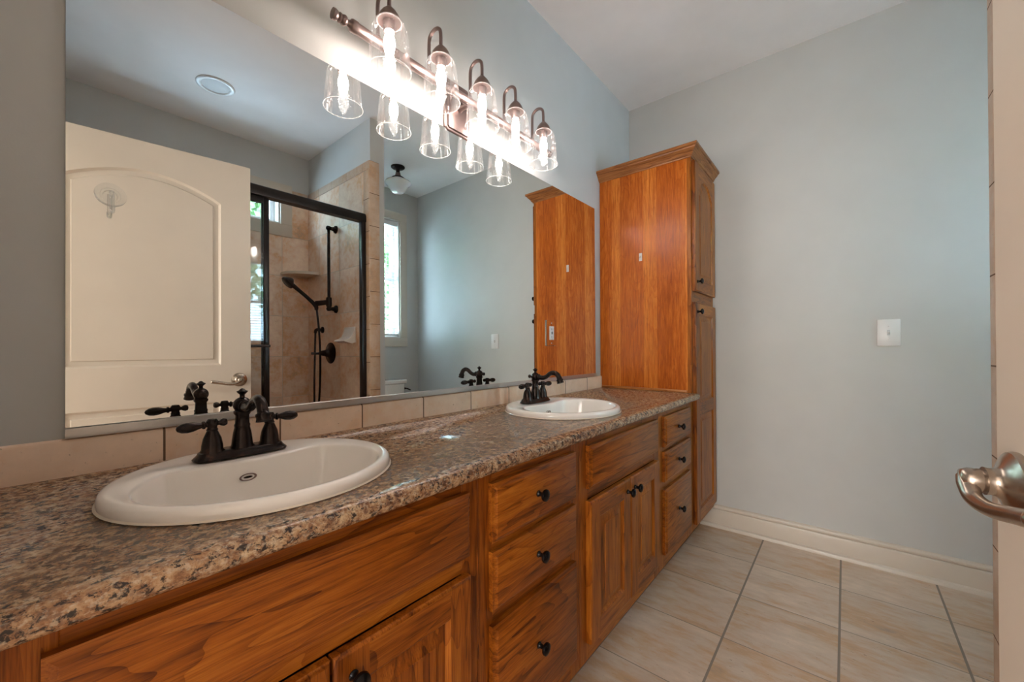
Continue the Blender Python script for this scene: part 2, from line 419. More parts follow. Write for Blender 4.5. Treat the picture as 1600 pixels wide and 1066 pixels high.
# door casing on the near wall
bm = B()
for a, b in ((.505, .585), (1.385, 1.41)): box(bm, a, b, YN, YN+.014, 0, 2.03, .003)
box(bm, .505, 1.41, YN, YN+.014, 2.03, 2.11, .003); struct('trim_2', bm, M_trim)

# ------------------------------------------------------------------ windows
def window(n, Wd, casing, mid):
    y0, y1, z0, z1 = Wd
    bm = B(); c = casing; x = XO
    box(bm, x-.016, x, y0-c, y0, z0, z1+.0, .003); box(bm, x-.016, x, y1, y1+c, z0, z1, .003)
    box(bm, x-.017, x, y0-c, y1+c, z1, z1+c*.95, .003); box(bm, x-.017, x, y0-c, y1+c, z0-c*1.15, z0, .003)
    root = struct('window_%d' % n, bm, M_trim)
    bm = B(); j = .012
    box(bm, x, x+.13, y0, y0+j, z0, z1); box(bm, x, x+.13, y1-j, y1, z0, z1); box(bm, x, x+.13, y0+j, y1-j, z0, z0+j); box(bm, x, x+.13, y0+j, y1-j, z1-j, z1)
    mesh_obj('jamb', bm, M_ww, root)
    bm = B(); s = .035; X0, X1 = x+.08, x+.115
    a0, a1, b0, b1 = y0+j, y1-j, z0+j, z1-j
    box(bm, X0, X1, a0, a0+s, b0, b1, .003); box(bm, X0, X1, a1-s, a1, b0, b1, .003)
    box(bm, X0, X1, a0+s, a1-s, b0, b0+s, .003); box(bm, X0, X1, a0+s, a1-s, b1-s, b1, .003)
    if mid: zm = (z0+z1)/2; box(bm, X0-.01, X1, a0+s, a1-s, zm-.02, zm+.02, .003)
    f = mesh_obj('sash', bm, M_ww, root)
    bm = B(); box(bm, X0+.015, X0+.019, a0+s, a1-s, b0+s, b1-s); mesh_obj('pane', bm, M_clear, f)
window(1, W1, .087, False); window(2, W2, .078, True)
# blind in the toilet window
bl = thing('window_blind', 'white slatted blind hanging in the tall window beyond the shower wall, slats open', 'blind', (XO+.035, (W2[0]+W2[1])/2, W2[3]-.013))
wy = (W2[1]-W2[0])/2-.018; H2 = W2[3]-W2[2]-.04
bm = B(); box(bm, -.022, .025, -wy, wy, -.045, 0, .004); mesh_obj('headrail', bm, M_ww, bl)
bm = B()
ns = 29
for i in range(ns):
    z = -.07-i*(H2-.10)/(ns-1)
    m = len(bm.verts); dx = .021; dz = .006
    vs = [bm.verts.new(p) for p in ((-dx, -wy, z-dz), (dx, -wy, z+dz), (dx, wy, z+dz), (-dx, wy, z-dz))]
    vt = [bm.verts.new(v.co+Vector((0, 0, .0028))) for v in vs]
    bm.faces.new(vs); bm.faces.new(vt[::-1])
    for k in range(4): bm.faces.new((vs[k], vs[(k+1) % 4], vt[(k+1) % 4], vt[k]))
mesh_obj('slats', bm, M_ww, bl)
bm = B(); box(bm, -.022, .022, -wy, wy, -H2-.008, -H2+.012, .004); mesh_obj('bottom_rail', bm, M_ww, bl)
bm = B()
for yy in (-wy+.10, wy-.10): tube(bm, [(-.023, yy, -.04), (-.023, yy, -H2)], .0012, 6); tube(bm, [(.023, yy, -.04), (.023, yy, -H2)], .0012, 6)
mesh_obj('ladder_cords', bm, M_ww, bl)

# ------------------------------------------------------------------ the entry door
DX, DY, DH, DW = 1.2589, .7228, 1.998, .785
da = math.radians(6.94)
# local frame: u from the free edge back to the hinge, v up, w out of the mirror-facing side
du = Vector((math.sin(da), -math.cos(da), 0)); dn = Vector((-math.cos(da), -math.sin(da), 0)); P0 = Vector((DX, DY, .010))
def D3(u, v, w=0.0): return P0+du*u+Vector((0, 0, v))+dn*w
def arch_poly(u0, u1, v0, v1, rise, n=20):
    p = [(u0, v0), (u1, v0), (u1, v1)]
    for i in range(1, n):
        t = i/n; u = u1+(u0-u1)*t; p.append((u, v1+rise*math.sin(PI*t)**.85))
    p.append((u0, v1)); return p
top_panel = arch_poly(.125, DW-.125, .982, 1.782, .085); low_panel = rect(.125, DW-.125, .235, .800)
bm = B(); T = .035
for sgn, off in ((1, 0.0), (-1, -T)):
    to = lambda a, b, w=0: D3(a, b, off+sgn*w)
    fill(bm, [rect(0, DW, 0, DH), top_panel, low_panel], to)
    for pl_ in (top_panel, low_panel):
        prev = [bm.verts.new(to(a, b)) for a, b in pl_]
        for ins, dep in ((.003, -.004), (.009, -.0110), (.016, -.0120), (.028, -.0120), (.032, -.0060)):
            q = inset_poly(pl_, ins); cur = [bm.verts.new(to(a, b, dep)) for a, b in q]; ringstrip(bm, prev, cur); prev = cur
        fill(bm, [inset_poly(pl_, .032)], lambda a, b: to(a, b, -.0060))
fr = [bm.verts.new(D3(*p, 0)) for p in rect(0, DW, 0, DH)]; bk = [bm.verts.new(D3(*p, -T)) for p in rect(0, DW, 0, DH)]; ringstrip(bm, fr, bk)
bmesh.ops.remove_doubles(bm, verts=bm.verts[:], dist=1e-5)
door = struct('door_1', bm, M_doorp)
# lever handle
hz = .905; hu = .050
bm = B(); mt = axis(D3(hu, hz, 0), dn)
lathe(bm, [(0, 0), (.034, 0), (.0345, .003), (.033, .007), (.026, .011), (.018, .014), (.0150, .018), (.0142, .022), (.0150, .026), (0, .026)], mt, 40, False)
mesh_obj('lever_rose', bm, M_nickel, door)
bm = B()
lathe(bm, [(0, .020), (.0115, .020), (.0115, .027), (.0125, .029), (.0125, .038), (.0100, .044), (0, .0455)], mt, 32, False)
L = [(hu-.004, hz+.001, .037), (hu+.003, hz-.006, .0385), (hu+.018, hz-.0165, .0385), (hu+.048, hz-.0175, .036), (hu+.085, hz-.010, .032), (hu+.112, hz-.004, .030)]
tube(bm, [D3(*p) for p in L], [.0095, .0092, .0080, .0074, .0076, .0082], 20, 8, True, 1.05)
sphere(bm, D3(hu+.113, hz-.004, .030), .0083)
lv = mesh_obj('lever_handle', bm, M_nickel, door, 60)
# hinges
for z in (.22, 1.0, 1.80):
    bm = B(); lathe(bm, [(0, -.045), (.006, -.045), (.006, .045), (0, .045)], axis(D3(DW+.005, z, .004), (0, 0, 1)), 12); mesh_obj('hinge', bm, M_nickel, door)

# ------------------------------------------------------------------ vanity cabinets
D = .517; YC = 2.177; ZCT = .827; CB = .795; KZ = .118
def slab_front(bm, y0, y1, z0, z1, x=D, t=.019, bw=.010, bd=.007):
    p = rect(y0, y1, z0, z1); r0 = [bm.verts.new((x+.0005, a, b)) for a, b in p]; r1 = [bm.verts.new((x+t-bd, a, b)) for a, b in p]
    q0 = inset_poly(p, .0025); ra = [bm.verts.new((x+t-bd+.0008, a, b)) for a, b in q0]
    q = inset_poly(p, bw); r2_ = [bm.verts.new((x+t-.001, a, b)) for a, b in q]; q3 = inset_poly(p, bw+.002); r3 = [bm.verts.new((x+t, a, b)) for a, b in q3]
    ringstrip(bm, r0, r1); ringstrip(bm, r1, ra); ringstrip(bm, ra, r2_); ringstrip(bm, r2_, r3); bm.faces.new(r3); bm.faces.new(r0)
def raised_door(bmf, bmp, y0, y1, z0, z1, panels, x=D, t=.019, st=.055):
    """panels: list of hole outlines in (y,z); frame into bmf (slot0 vertical, slot1 horizontal), raised field into bmp"""
    p = rect(y0, y1, z0, z1); r0 = [bmf.verts.new((x+.0005, a, b)) for a, b in p]; r1 = [bmf.verts.new((x+t-.005, a, b)) for a, b in p]
    q = inset_poly(p, .003); r2_ = [bmf.verts.new((x+t-.0012, a, b)) for a, b in q]; q3 = inset_poly(p, .006); r3 = [bmf.verts.new((x+t, a, b)) for a, b in q3]
    ringstrip(bmf, r0, r1); ringstrip(bmf, r1, r2_); ringstrip(bmf, r2_, r3); bmf.faces.new(r0)
    to = lambda a, b: (x+t, a, b)
    a0, a1, b0, b1 = y0+.006, y1-.006, z0+.006, z1-.006
    h0 = panels[0][0][0]; h1 = panels[0][1][0]
    fill(bmf, [rect(a0, h0, b0, b1)], to, 0); fill(bmf, [rect(h1, a1, b0, b1)], to, 0)
    lo = b0
    for k, h in enumerate(panels):
        fill(bmf, [rect(h0, h1, lo, h[0][1])], to, 1)
        tops = [v for v in h[2:]]                      # from (h1, top) ... to (h0, top)
        nxt = panels[k+1][0][1] if k+1 < len(panels) else b1
        if k+1 == len(panels):
            fill(bmf, [[(h0, b1)]+[tuple(v) for v in tops[::-1]]+[(h1, b1)]], to, 1)
        else: lo = tops[0][1]
    for h in panels:
        prev = [bmf.verts.new((x+t, a, b)) for a, b in h]
        for ins, dep in ((.004, -.0035), (.008, -.0085)):
            cur = [bmf.verts.new((x+t+dep, a, b)) for a, b in inset_poly(h, ins)]; ringstrip(bmf, prev, cur); prev = cur
        prev = [bmp.verts.new((x+t-.0085, a, b)) for a, b in inset_poly(h, .0075)]
        for ins, dep in ((.013, -.0085), (.036, -.0030), (.037, -.0015)):
            cur = [bmp.verts.new((x+t+dep, a, b)) for a, b in inset_poly(h, ins)]; ringstrip(bmp, prev, cur); prev = cur
        fill(bmp, [inset_poly(h, .037)], lambda a, b: (x+t-.0015, a, b))
knob_prof = [(0, 0), (.0075, 0), (.0080, .002), (.0055, .005), (.0050, .012), (.0075, .016), (.0135, .019), (.0148, .022), (.0140, .026), (.0090, .0285), (.0050, .0300), (0, .0302)]
KN = None
def knob(parent, y, z, x=D+.019):
    global KN
    if KN is None:
        bm = B(); lathe(bm, knob_prof, axis((0, 0, 0), (1, 0, 0)), 28, False); KN = mesh_obj('knob', bm, M_knob, parent, 50); KN.location = (x, y, z)
    else:
        o = bpy.data.objects.new('knob', KN.data); C.objects.link(o); o.parent = parent; o.location = (x, y, z)
def carcass(root, y0, y1, holes):
    bm = B()
    box(bm, .02, D-.019, y0, y0+.016, KZ, CB); box(bm, .02, D-.019, y1-.016, y1, KZ, CB); box(bm, .02, D-.019, y0+.016, y1-.016, KZ, KZ+.016); box(bm, .02, .03, y0+.016, y1-.016, KZ+.016, CB)
    mesh_obj('carcass', bm, M_dark, root)
    bm = B(); ys = [y0, holes[0], holes[1], y1]
    box(bm, D-.019, D, y0, holes[0], KZ, CB, .0008, 1, mat=0); box(bm, D-.019, D, holes[1], y1, KZ, CB, .0008, 1, mat=0)
    for a, b in holes[2]: box(bm, D-.0192, D-.0003, holes[0], holes[1], a, b, .0008, 1, mat=1)
    mesh_obj('face_frame', bm, [M_wv, M_wh], root)
    bm = B(); box(bm, D-.088, D-.075, y0+.001, y1-.001, 0, KZ); mesh_obj('toe_kick', bm, M_wh, root)
def doors_at(root, spans, z0, z1, knob_side, st=.058):
    for (a, b), ks in zip(spans, knob_side):
        bmf = B(); bmp = B(); raised_door(bmf, bmp, a, b, z0, z1, [rect(a+st, b-st, z0+st, z1-st)])
        d = mesh_obj('door', bmf, [M_wv, M_wh], root); mesh_obj('raised_panel', bmp, M_wv, d)
        knob(d, (b-.030) if ks else (a+.030), z1-.040)
# near sink cabinet
def sink_unit(y0, y1, f0, f1, split, label):
    r = thing('sink_cabinet', label, 'cabinet')
    carcass(r, y0, y1, (f0+.012, f1-.012, [(CB-.040, CB), (.602, .645), (KZ, .185)]))
    bm = B(); slab_front(bm, f0, f1, .637, .767); mesh_obj('false_drawer_front', bm, M_wh, r)
    doors_at(r, [(f0, split-.002), (split+.002, f1)], .172, .600, (True, False)); return r
def drawer_unit(y0, y1, f0, f1, label):
    r = thing('drawer_cabinet', label, 'cabinet')
    carcass(r, y0, y1, (f0+.012, f1-.012, [(CB-.040, CB), (.612, .640), (.450, .490), (KZ, .190)]))
    for a, b in ((.635, .766), (.486, .616), (.176, .454)):
        bm = B(); slab_front(bm, f0, f1, a, b); d = mesh_obj('drawer', bm, M_wh, r); knob(d, (f0+f1)/2-.016, (a+b)/2+(.002 if b > .5 else .014))
    return r
sink_unit(YN+.002, .6115, .008, .578, .2885, 'hickory sink cabinet nearest the viewer, below the front basin')
drawer_unit(.6125, 1.0365, .646, .999, 'three drawer hickory cabinet between the two sink cabinets')
sink_unit(1.0375, 1.6905, 1.0755, 1.650, 1.3665, 'hickory double door cabinet under the far basin')
drawer_unit(1.6915, 2.1755, 1.732, 2.100, 'three drawer hickory cabinet beside the tall linen cabinet')

# tall linen cabinet
lc = thing('linen_cabinet', 'tall hickory linen cabinet with orange veneer side and crown at the counter end', 'cabinet', (0, 0, 0))
ZL = 2.052
bm = B(); box(bm, .002, D-.019, YC, YC+.018, KZ, ZL); mesh_obj('side_panel', bm, M_side, lc)
bm = B(); box(bm, .002, D-.019, YE-.022, YE-.004, KZ, ZL); box(bm, .002, .012, YC+.018, YE-.022, KZ, ZL); box(bm, .012, D-.019, YC+.018, YE-.022, ZL-.018, ZL); box(bm, .012, D-.019, YC+.018, YE-.022, KZ, KZ+.018); box(bm, .012, D-.019, YC+.018, YE-.022, 1.316, 1.334); mesh_obj('carcass', bm, M_dark, lc)
bm = B()
box(bm, D-.019, D, YC, YC+.035, KZ, ZL, .001, 1, 0); box(bm, D-.019, D, YE-.042, YE-.002, KZ, ZL, .001, 1, 0)
for a, b in ((ZL-.05, ZL), (1.285, 1.37), (KZ, .18)): box(bm, D-.0192, D-.0003, YC+.035, YE-.042, a, b, .0008, 1, 1)
mesh_obj('face_frame', bm, [M_wv, M_wh], lc)
def cathedral(u0, u1, v0, v1, rise, n=24):
    p = [(u0, v0), (u1, v0), (u1, v1)]
    for i in range(1, n):
        t = i/n; u = u1+(u0-u1)*t; s = math.sin(PI*t); p.append((u, v1+rise*(s*s*(3-2*s) if s > 0 else 0)))
    p.append((u0, v1)); return p
dy0, dy1 = YC+.012, YE-.022; st = .062
bmf = B(); bmp = B(); raised_door(bmf, bmp, dy0, dy1, 1.355, 2.030, [cathedral(dy0+st, dy1-st, 1.355+st, 1.900, .062)])
d = mesh_obj('upper_door', bmf, [M_wv, M_wh], lc); mesh_obj('raised_panel', bmp, M_wv, d); knob(d, dy0+.032, 1.405)
bmf = B(); bmp = B(); raised_door(bmf, bmp, dy0, dy1, .150, 1.297, [rect(dy0+st, dy1-st, .150+st, .705), rect(dy0+st, dy1-st, .770, 1.297-st)])
d = mesh_obj('lower_door', bmf, [M_wv, M_wh], lc); mesh_obj('raised_panel', bmp, M_wv, d); knob(d, dy0+.032, 1.248)
bm = B(); box(bm, .002, D-.075, YC+.001, YE-.003, 0, KZ); mesh_obj('toe_kick', bm, M_wh, lc)
bm = B(); box(bm, .0135, D-.021, YC-.010, YC, ZCT, ZCT+.014, .003); mesh_obj('counter_trim', bm, M_sidex, lc)
# crown moulding, mitred
cp = [(0, 2.044), (.004, 2.044), (.006, 2.050), (.011, 2.053), (.014, 2.061), (.023, 2.072), (.031, 2.080), (.033, 2.086), (.038, 2.088), (.041, 2.093), (.041, 2.102), (0, 2.102)]
bm = B()
R = [[bm.verts.new((.001, YC-o, z)) for o, z in cp], [bm.verts.new((D+o, YC-o, z)) for o, z in cp], [bm.verts.new((D+o, YE-.001, z)) for o, z in cp]]
for k in (0, 1):
    n = len(cp)
    for i in range(n):
        j = (i+1) % n
        if i == n-1: continue
        bm.faces.new((R[k][i], R[k][j], R[k+1][j], R[k+1][i])).material_index = k
for r_ in (R[0], R[2]): bm.faces.new(r_)
box(bm, .001, D, YC, YE-.001, ZL, 2.1015, 0, mat=0)
mesh_obj('crown_molding', bm, [M_crown, M_crowny], lc, 25)

# ------------------------------------------------------------------ countertop
prof = [(0.001, CB), (.001, ZCT)]
ra = (ZCT-CB)/2
for i in range(0, 15):
    a = PI/2-i*PI/14; prof.append((.540+ra*math.cos(a), CB+ra+ra*math.sin(a)))
bm = B(); extrude_prof(bm, prof, YN+.001, YC-.002, lambda a, b, t: (a, t, b))
ctr = mesh_obj('countertop', bm, M_lam, None, 40)
SINKS = [(.281, .288), (.291, 1.304)]; SA, SB = .212, .226
for cx_, cy_ in SINKS:
    bm = B(); lathe(bm, [(1, .70), (1, .90)], Matrix.Translation((cx_, cy_, 0)), 64, True, 0, SA-.022, SB-.022)
    cut = mesh_obj('cutter', bm, M_lam)
    md = ctr.modifiers.new('b', 'BOOLEAN'); md.object = cut; md.operation = 'DIFFERENCE'; md.solver = 'EXACT'
    dg = bpy.context.evaluated_depsgraph_get(); nm = bpy.data.meshes.new_from_object(ctr.evaluated_get(dg))
    ctr.modifiers.clear(); ctr.data = nm; bpy.data.objects.remove(cut)
tag(ctr, 'speckled brown granite-look laminate countertop with rounded front edge on the vanity', 'countertop')
bm = B(); pf = [(.001, ZCT), (.0105, ZCT), (.0105, .890), (.0085, .8945), (.004, .897), (.001, .897)]
extrude_prof(bm, pf, YN+.001, YC-.002, lambda a, b, t: (a, t, b))
tag(mesh_obj('tile_backsplash', bm, M_bs), 'low beige tile backsplash along the wall between countertop and mirror', 'backsplash')

# ------------------------------------------------------------------ sinks
def sink(cx_, cy_, label):
    r = thing('bathroom_sink', label, 'sink', (cx_, cy_, ZCT), 'drop-in vanity basins')
    bm = B(); n = 96
    def outer(t, k): return (SA*k*math.cos(t), SB*k*math.sin(t))
    def inner(t, k=1.0):
        x = .030+.163*math.cos(t); y = .192*math.sin(t)
        lim = -.070+.016*math.cos(PI*y/.17)           # flat ledge under the faucet deck, bowed towards the bowl
        if x < lim: x = lim+(x-lim)*.10
        return x, y
    def sm(lst, rounds=2):
        for _ in range(rounds): lst = [((lst[i-1][0]+2*lst[i][0]+lst[(i+1) % n][0])/4, (lst[i-1][1]+2*lst[i][1]+lst[(i+1) % n][1])/4) for i in range(n)]
        return lst
    ts = [2*PI*i/n for i in range(n)]; I = sm([inner(t) for t in ts], 1); O = [outer(t, 1) for t in ts]
    def ring(pts, z): return [bm.verts.new((a, b, z)) for a, b in pts]
    def lerp(A, Bp, k): return [(a[0]+(b[0]-a[0])*k, a[1]+(b[1]-a[1])*k) for a, b in zip(A, Bp)]
    def sc_(A, k, c=(.035, 0)): return [(c[0]+(a[0]-c[0])*k, c[1]+(a[1]-c[1])*k) for a in A]
    rings = [ring(sc_(O, .90, (0, 0)), -.001), ring(sc_(O, .995, (0, 0)), .0005), ring(O, .003), ring(sc_(O, .998, (0, 0)), .012), ring(sc_(O, .985, (0, 0)), .0175), ring(sc_(O, .962, (0, 0)), .0203)]
    O2 = sc_(O, .935, (0, 0)); rings.append(ring(O2, .0208))
    rings.append(ring(lerp(O2, I, .55), .0192)); rings.append(ring(lerp(O2, I, .92), .0176)); rings.append(ring(I, .0162)); rings.append(ring(sc_(I, .990), .0125)); rings.append(ring(sc_(I, .982), .004))
    for k, z in ((.955, -.015), (.93, -.040), (.89, -.068), (.82, -.095), (.70, -.118), (.52, -.132), (.32, -.139), (.14, -.142)): rings.append(ring(sc_(I, k, (.02, 0)), z))
    for a, b in zip(rings, rings[1:]): ringstrip(bm, a, b)
    bm.faces.new(rings[-1])
    mesh_obj('basin', bm, M_porc, r, 80)
    bm = B(); lathe(bm, [(0, .0005), (.006, .0005), (.016, .001), (.0165, .003), (.0205, .004), (.022, .001), (.022, -.002)], Matrix.Translation((.028, 0, -.142)), 28, False); mesh_obj('drain', bm, M_bronze, r)
    bm = B(); mt = axis((-.0560, -.014, -.0135), (1, 0, .18))
    mt = mt @ Matrix.Diagonal((1, 1, 1, 1))
    lathe(bm, [(.78, 0), (1.0, 0), (1.05, .0012), (.95, .0022), (.84, .0018), (.78, .0005)], mt, 32, False, 0, .0145, .0068)
    mesh_obj('overflow_ring', bm, M_fix, r)
    bm = B(); lathe(bm, [(0, .0006), (.34, .0006)], mt, 24, False, 0, .0230, .0060); mesh_obj('overflow_slot', bm, M_bronze, r)
    bm = B(); ringp = [(SA*1.012*math.cos(t), SB*1.012*math.sin(t)) for t in ts]
    ringstrip(bm, ring_ := [bm.verts.new((a, b, .0006)) for a, b in ringp], [bm.verts.new((a*.985, b*.985, .0035)) for a, b in ringp]); mesh_obj('caulk_bead', bm, M_biscuit, r)
    return r
s1 = sink(*SINKS[0], 'off-white oval drop-in sink at the front, nearest the viewer')
sink(*SINKS[1], 'white oval drop-in sink at the far end near the tall cabinet')

# ------------------------------------------------------------------ faucets
def faucet():
    r = thing('faucet', 'dark bronze two-lever faucet on the front sink, spout over the near basin', 'faucet', (.165, .282, ZCT+.0203), 'bronze two-lever faucets')
    bm = B(); n = 40
    def stad(hw, hl):
        out = []
        for i in range(n):
            t = 2*PI*i/n; c, s = math.cos(t), math.sin(t)
            out.append((hw*math.copysign(abs(c)**.9, c), (hl-hw)*math.copysign(min(1, abs(s)*1.6), s)+hw*s))
        return out
    rs = [[bm.verts.new((a, b, z)) for a, b in stad(w, l)] for w, l, z in ((.029, .082, 0), (.030, .083, .003), (.027, .080, .006), (.0245, .076, .010), (.023, .074, .014), (.0215, .072, .0155))]
    for a, b in zip(rs, rs[1:]): ringstrip(bm, a, b)
    bm.faces.new(rs[-1]); bm.faces.new(rs[0])
    mesh_obj('base_plate', bm, M_bronze, r, 50)
    bm = B()
    lathe(bm, [(.0225, .010), (.0220, .016), (.0190, .020), (.0180, .030), (.0160, .045), (.0135, .056), (.0142, .058), (.0142, .061), (.0128, .063), (.0122, .080), (.0150, .084), (.0155, .088), (.0125, .091)], n=32)
    sphere(bm, (0, 0, .101), .0165)
    mesh_obj('spout_body', bm, M_bronze, r, 50)
    bm = B()
    lathe(bm, [(.006, .114), (.0045, .118), (.0045, .122), (.0085, .126), (.0105, .129), (.0060, .131), (.0035, .134), (0, .1355)], n=24)
    mesh_obj('finial', bm, M_bronze, r, 50)
    bm = B()
    tube(bm, [(.010, 0, .100), (.024, 0, .0985), (.040, 0, .098), (.056, 0, .104), (.072, 0, .115), (.090, 0, .119), (.106, 0, .112), (.116, 0, .096)],
         [.0105, .0100, .0088, .0085, .0088, .0092, .0095, .0098], 20, 6)
    lathe(bm, [(.0100, -.004), (.0100, .002), (.0130, .004), (.0132, .008), (.0115, .010), (.0135, .018), (.0110, .0185), (0, .014)], axis((.1145, 0, .098), (.30, 0, -1)), 28, False)
    lathe(bm, [(.0095, 0), (.0120, .002), (.0120, .006), (.0095, .008)], axis((.014, 0, .1), (1, 0, -.05)), 24)
    lathe(bm, [(.0070, 0), (.0070, .004), (.0040, .006), (.0040, .009), (.0070, .012), (.0072, .016), (.0035, .020), (0, .021)], axis((-.014, 0, .101), (-1, 0, .0)), 20)
    mesh_obj('spout', bm, M_bronze, r, 60)
    for s in (-1, 1):
        bm = B(); m = Matrix.Translation((0, .051*s, 0))
        lathe(bm, [(.0215, .010), (.0205, .016), (.0180, .020), (.0175, .028), (.0150, .041), (.0105, .052), (.0088, .056), (.0100, .058), (.0085, .060), (.0080, .064), (.0098, .067), (.0100, .074), (.0070, .079), (0, .080)], m, 28)
        h = mesh_obj('handle_body', bm, M_bronze, r, 50)
        bm = B(); d_ = Vector((.06*1, s, -.04)).normalized(); mt = axis((0, .051*s, .069), d_) @ Matrix.Diagonal((1, 1, .92, 1))
        lathe(bm, [(.0050, 0), (.0050, .012), (.0075, .014), (.0075, .017), (.0052, .019), (.0062, .024), (.0092, .034), (.0100, .044), (.0086, .053), (.0045, .060), (0, .062)], mt, 24)
        mt = axis((0, .051*s, .069), -d_)
        lathe(bm, [(.0045, 0), (.0042, .012), (.0060, .014), (.0078, .019), (.0060, .024), (0, .026)], mt, 20)
        mesh_obj('lever', bm, M_bronze, h, 50)
    return r
f1 = faucet(); dup(f1, (.168, 1.296, ZCT+.0203), 'dark bronze two-lever faucet on the far sink, spout over the farther basin')

# ------------------------------------------------------------------ mirror, outlet, hooks
mr = thing('wall_mirror', 'large frameless wall mirror above the vanity backsplash with aluminium bottom channel', 'mirror', (0, 0, 0))
nv = Vector((1, math.radians(-.2718), math.radians(.1511)))
def mx(y, z, off=0): return .0088+off-(nv.y*(y-1)+nv.z*(z-1.3))
MY0, MY1, MZ0, MZ1 = .044, 2.092, .904, 1.868
bm = B()
fr = [bm.verts.new((mx(y, z), y, z)) for y, z in rect(MY0, MY1, MZ0, MZ1)]; bk = [bm.verts.new((.0006, y, z)) for y, z in rect(MY0, MY1, MZ0, MZ1)]
bm.faces.new(fr).material_index = 0; bm.faces.new(bk[::-1]).material_index = 1
for i in range(4): bm.faces.new((fr[i], fr[(i+1) % 4], bk[(i+1) % 4], bk[i])).material_index = 1
mesh_obj('mirror_glass', bm, [M_mirror, M_black], mr)
bm = B(); box(bm, .0004, .0155, MY0-.001, MY1+.001, .8985, .902, .0006, 1); box(bm, .0130, .0155, MY0-.001, MY1+.001, .900, .9165, .0006, 1)
mesh_obj('bottom_channel', bm, M_alu, mr)
oy, oz = 1.637, 1.135; ox = mx(oy, oz)
ou = thing('power_outlet', 'white outlet with mirrored cover plate set in the mirror near the tall cabinet', 'outlet', (ox, oy, oz))
bm = B(); box(bm, .0005, .0050, -.043, .043, -.063, .063, .0022, 1); mesh_obj('cover_plate', bm, M_mirror, ou)
bm = B(); box(bm, .0050, .0085, -.0165, .0165, -.033, .033, .001, 1); w_ = mesh_obj('receptacle', bm, M_ww, ou)
bm = B()
for z in (-.019, .019):
    for y in (-.006, .006): box(bm, .0085, .0088, y-.001, y+.001, z-.004, z+.004)
    lathe(bm, [(0, 0), (.002, 0), (.002, .0004), (0, .0004)], axis((.0085, 0, z-.009), (1, 0, 0)), 10)
box(bm, .0085, .0092, -.006, .006, -.005, -.001); box(bm, .0085, .0092, -.006, .006, .001, .005)
mesh_obj('slots', bm, M_black, w_)
for z in (-.049, .049):
    bm = B(); lathe(bm, [(0, 0), (.0032, 0), (.0030, .0012), (0, .0014)], axis((.0050, 0, z), (1, 0, 0)), 14); mesh_obj('screw', bm, M_alu, ou)
# suction hook
hk = thing('suction_hook', 'clear plastic suction cup hook stuck on the mirror at upper left', 'hook', (mx(.104, 1.37), .104, 1.370))
bm = B(); lathe(bm, [(.0235, .0008), (.0225, .0016), (.0185, .004), (.0150, .0052), (.0145, .0062), (.0110, .0075), (.0100, .0120), (.0060, .0140), (0, .0145)], axis((0, 0, 0), (1, 0, 0)), 40, False); mesh_obj('suction_cup', bm, M_acry, hk, 30)
bm = B(); tube(bm, [(.013, 0, .004), (.0165, 0, -.008), (.0165, 0, -.022), (.0175, 0, -.032), (.0235, 0, -.038), (.0285, 0, -.033), (.0290, 0, -.028)], .0038, 12, 5); mesh_obj('hook_arm', bm, M_acry, hk, 50)
# adhesive strip hook on the linen cabinet side
ah = thing('adhesive_hook', 'small white adhesive hook on the orange side of the tall cabinet', 'hook', (.251, YC, 1.566))
bm = B(); box(bm, -.0085, .0085, -.004, 0, -.022, .022, .0018, 2); mesh_obj('back_plate', bm, M_ww, ah)
bm = B(); tube(bm, [(0, -.004, .006), (0, -.008, 0), (0, -.011, -.006), (0, -.015, -.002)], .0022, 10, 4); mesh_obj('hook_arm', bm, M_alu, ah)
# light switch
sw = thing('light_switch', 'white toggle light switch plate on the end wall', 'light switch', (1.283, YE, 1.128))
bm = B(); box(bm, -.0415, .0415, -.006, 0, -.0635, .0635, .003, 2); mesh_obj('cover_plate', bm, M_ww, sw)
bm = B(); box(bm, -.0055, .0055, -.0068, -.006, -.0125, .0125, .0003, 1); mesh_obj('toggle_slot', bm, plain('toggle_grey', (.50, .50, .50), .4), sw)
bm = B(); mt = axis((0, -.006, -.002), (0, -1, .45)); lathe(bm, [(.0046, 0), (.0038, .012), (.0030, .0145), (0, .015)], mt, 12); mesh_obj('toggle', bm, M_ww, sw)
for z in (-.030, .030):
    bm = B(); lathe(bm, [(0, 0), (.0030, 0), (.0026, .0010), (0, .0013)], axis((0, -.006, z), (0, -1, 0)), 14); mesh_obj('screw', bm, M_alu, sw)

# ------------------------------------------------------------------ vanity light
BX, BZ = .078, 1.958; LX = .137
LY = [1.028+.1885*k for k in (-2, -1, 0, 1, 2)]
vl = thing('vanity_light', 'bronze five-light vanity bar with seeded glass shades on the wall above the mirror', 'wall light', (0, 1.028, BZ))
def tv(x, y, z): return (x, y-1.028, z-BZ)
bm = B(); hexp = [(-.062, -.085), (-.050, -.097), (.050, -.097), (.062, -.085), (.062, .085), (.050, .097), (-.050, .097), (-.062, .085)]
prev = [bm.verts.new((.0005, a, b)) for a, b in hexp]; bm.faces.new(prev)
for ins, x in ((0, .008), (.004, .012), (.010, .012), (.012, .018), (.020, .020)):
    cur = [bm.verts.new((x, a, b)) for a, b in inset_poly(hexp, ins)]; ringstrip(bm, prev, cur); prev = cur
bm.faces.new(prev)
lathe(bm, [(.016, 0), (.012, .01), (.012, .06)], axis((.018, 0, 0), (1, 0, 0)), 20)
for z in (-.060, .060): lathe(bm, [(.005, 0), (.005, .004), (.003, .006), (0, .0065)], axis((.0195, .035, z), (1, 0, 0)), 14)
mesh_obj('wall_plate', bm, M_fix, vl)
bm = B(); lathe(bm, [(.0150, -.447), (.0150, .447)], axis((BX, 0, 0), (0, 1, 0)), 28)
